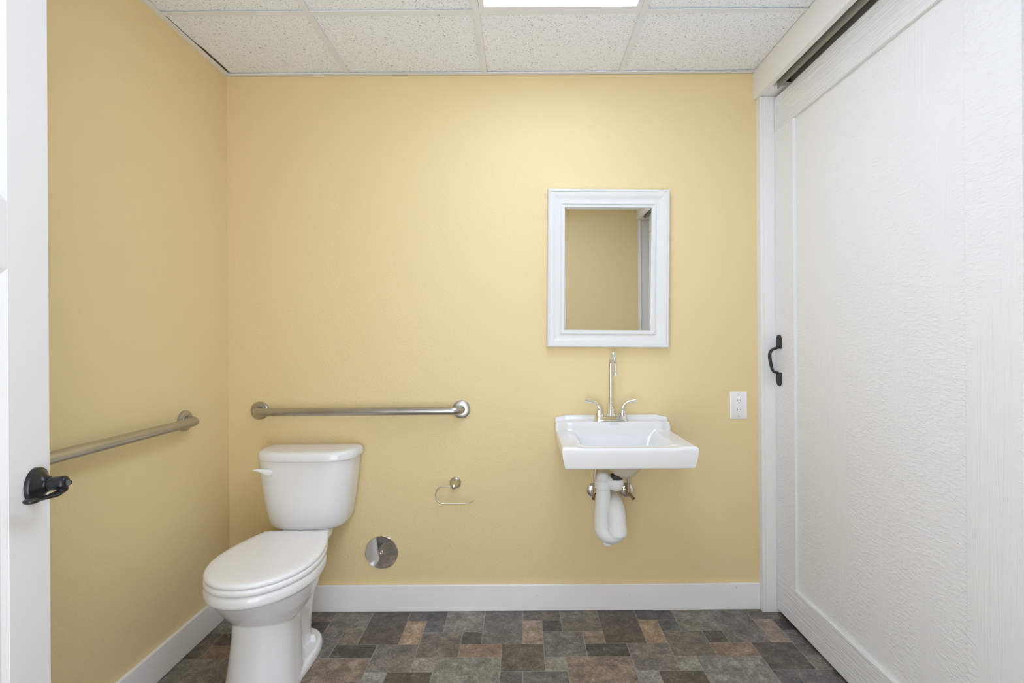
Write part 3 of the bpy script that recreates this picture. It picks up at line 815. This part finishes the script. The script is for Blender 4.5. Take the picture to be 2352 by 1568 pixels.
# ------------------------------------------------------------------ mirror (built in its own frame, hung slightly off level)
mc = Vector((0.3915, YB, 1.540))
mir = empty('mirror', tuple(mc), 'rectangular wall mirror in a wide white moulded frame above the sink', 'mirror')
HW, HH = 0.2745, 0.3555
def ring_pts(ins, dep): return [(-HW+ins, -dep, -HH+ins), (HW-ins, -dep, -HH+ins), (HW-ins, -dep, HH-ins), (-HW+ins, -dep, HH-ins)]
prof = [(0.0, 0.0), (0.0, 0.024), (0.0025, 0.031), (0.007, 0.0345), (0.0115, 0.033), (0.0135, 0.0285), (0.0160, 0.0290), (0.024, 0.0265), (0.035, 0.0200), (0.046, 0.0150), (0.056, 0.0130), (0.0595, 0.0128), (0.0605, 0.0180), (0.0625, 0.0195), (0.065, 0.0192), (0.067, 0.0150), (0.0775, 0.0142), (0.0785, 0.0130), (0.0785, 0.006)]
bm = bmesh.new()
rings = []
for i_, d_ in prof:
    rings.append([bm.verts.new(Vector(q)+mc) for q in ring_pts(i_, d_)])
for i in range(len(rings)-1):
    for k in range(4): bm.faces.new((rings[i][k], rings[i][(k+1) % 4], rings[i+1][(k+1) % 4], rings[i+1][k]))
for k in range(4): bm.faces.new((rings[0][k], rings[0][(k+1) % 4], rings[-1][(k+1) % 4], rings[-1][k]))
frame = from_bm('frame', bm, FRAMEM, mir, angle=28)
bm = bmesh.new()
gi = 0.0775; bw = 0.011
o1 = [bm.verts.new(Vector(q)+mc) for q in ring_pts(gi, 0.0085)]
o2 = [bm.verts.new(Vector(q)+mc) for q in ring_pts(gi+bw, 0.0087)]
o0 = [bm.verts.new(Vector(q)+mc) for q in ring_pts(gi, 0.0065)]
bm.faces.new(o2)
for k in range(4):
    bm.faces.new((o1[k], o1[(k+1) % 4], o2[(k+1) % 4], o2[k])); bm.faces.new((o0[k], o0[(k+1) % 4], o1[(k+1) % 4], o1[k]))
bm.faces.new(o0[::-1])
from_bm('glass', bm, MIRR, mir, smooth=False)
mir.rotation_euler = (0, 0.013, 0)

# ------------------------------------------------------------------ paper holder
ph = empty('toilet_paper_holder', (-0.304, YB, 0.577), 'empty brushed nickel toilet paper holder with an open wire arm', 'paper holder')
px_, pz_ = -0.304, 0.577
bm = bmesh.new()
add_lathe(bm, [(0.0255, 0), (0.0255, 0.005), (0.0245, 0.007), (0.021, 0.009), (0.0185, 0.012), (0.0130, 0.026), (0.0095, 0.044), (0.0088, 0.050)], (px_, YB, pz_), (0, -1, 0), 44)
add_lathe(bm, [(0.006, -0.006), (0.0105, -0.003), (0.0118, 0.003), (0.0118, 0.010), (0.0100, 0.014), (0.005, 0.0165), (0.001, 0.017)], (px_, YB-0.052, pz_-0.001), (0, -1, 0), 32)
from_bm('mount', bm, NICKEL, ph)
bm = bmesh.new(); yw = YB-0.058; rw = 0.0028
ztop, zbot = 0.5765, 0.4995
rad = (ztop-zbot)/2
pts = [(px_-0.008, yw, ztop), (-0.340, yw, ztop), (-0.3465, yw, ztop)]
pts += arc((-0.3465, yw, (ztop+zbot)/2), rad, pi/2, 3*pi/2, 20, (1, 0, 0), (0, 0, 1))[1:]
pts += [(-0.32, yw, zbot), (-0.28, yw, zbot+0.001), (-0.2365, yw, zbot+0.002), (-0.231, yw, zbot+0.0045), (-0.2175, yw, zbot+0.0145)]
add_tube(bm, pts, rw, 16)
from_bm('wire_arm', bm, NICKEL, ph, angle=60)

# ------------------------------------------------------------------ clean-out cover plate
cp_ = empty('cleanout_cover', (-0.640, YB, 0.2635), 'round polished chrome cover plate low on the wall beside the toilet', 'cover plate')
bm = bmesh.new()
add_lathe(bm, [(0.0755, 0), (0.0755, 0.0015), (0.0745, 0.0040), (0.0725, 0.0052), (0.0715, 0.0052), (0.0005, 0.0050)], (-0.640, YB, 0.2635), (0, -1, 0), 96, cap=False)
pl = from_bm('plate', bm, PLATECH, cp_, angle=12)
bm = bmesh.new()
add_lathe(bm, [(0.008, 0.0045), (0.008, 0.0062), (0.0065, 0.0072), (0.0050, 0.0062), (0.0015, 0.0060), (0.0005, 0.0060)], (-0.640, YB, 0.2635), (0, -1, 0), 32)
from_bm('screw', bm, CHROME, cp_)

# ------------------------------------------------------------------ outlet
ox, oz = 0.981, 0.9185
out = empty('wall_outlet', (ox, YB, oz), 'white double power outlet on the yellow wall beside the right door trim', 'outlet')
bm = bmesh.new(); pw, phh = 0.0385, 0.0615
def rr_(hw, hh, y, r=0.003):
    pts = []
    for cx, cz, a in ((hw-r, hh-r, 0), (-hw+r, hh-r, 90), (-hw+r, -hh+r, 180), (hw-r, -hh+r, 270)):
        for k in range(4):
            t = radians(a+30*k); pts.append(bm.verts.new((ox+cx+r*cos(t), y, oz+cz+r*sin(t))))
    return pts
R0, R1, R2 = rr_(pw, phh, YB), rr_(pw, phh, YB-0.003), rr_(pw-0.004, phh-0.004, YB-0.0055)
for a, b_ in ((R0, R1), (R1, R2)):
    for k in range(16): bm.faces.new((a[k], a[(k+1) % 16], b_[(k+1) % 16], b_[k]))
bm.faces.new(R2); bm.faces.new(R0[::-1])
from_bm('faceplate', bm, OUTLETM, out)
o = box('receptacle', ox-0.0165, ox+0.0165, YB-0.0075, YB-0.004, oz-0.0335, oz+0.0335, OUTLETM, out, 0.0012)
for zz in (oz-0.0055, oz+0.0006):
    box('test_button', ox-0.0130, ox+0.0130, YB-0.0079, YB-0.0072, zz, zz+0.0054, OUTLETM, out, 0.0002, 1)
for s in (-1, 1):
    zc = oz + (0.0225 if s > 0 else -0.0195)
    box('socket_slot', ox-0.0075, ox-0.0058, YB-0.0078, YB-0.0070, zc-0.0035, zc+0.0050, DARK, out, 0)
    box('socket_slot', ox+0.0058, ox+0.0072, YB-0.0078, YB-0.0070, zc-0.0030, zc+0.0045, DARK, out, 0)
    bm = bmesh.new(); add_lathe(bm, [(0.0026, 0), (0.0026, 0.0008)], (ox, YB-0.0070, zc-0.0095), (0, -1, 0), 16)
    from_bm('ground_hole', bm, DARK, out, smooth=False)
    bm = bmesh.new(); add_lathe(bm, [(0.003, 0), (0.003, 0.0008), (0.0018, 0.0013)], (ox, YB-0.0052, oz+s*0.0485), (0, -1, 0), 16)
    from_bm('cover_screw', bm, NICKEL, out)
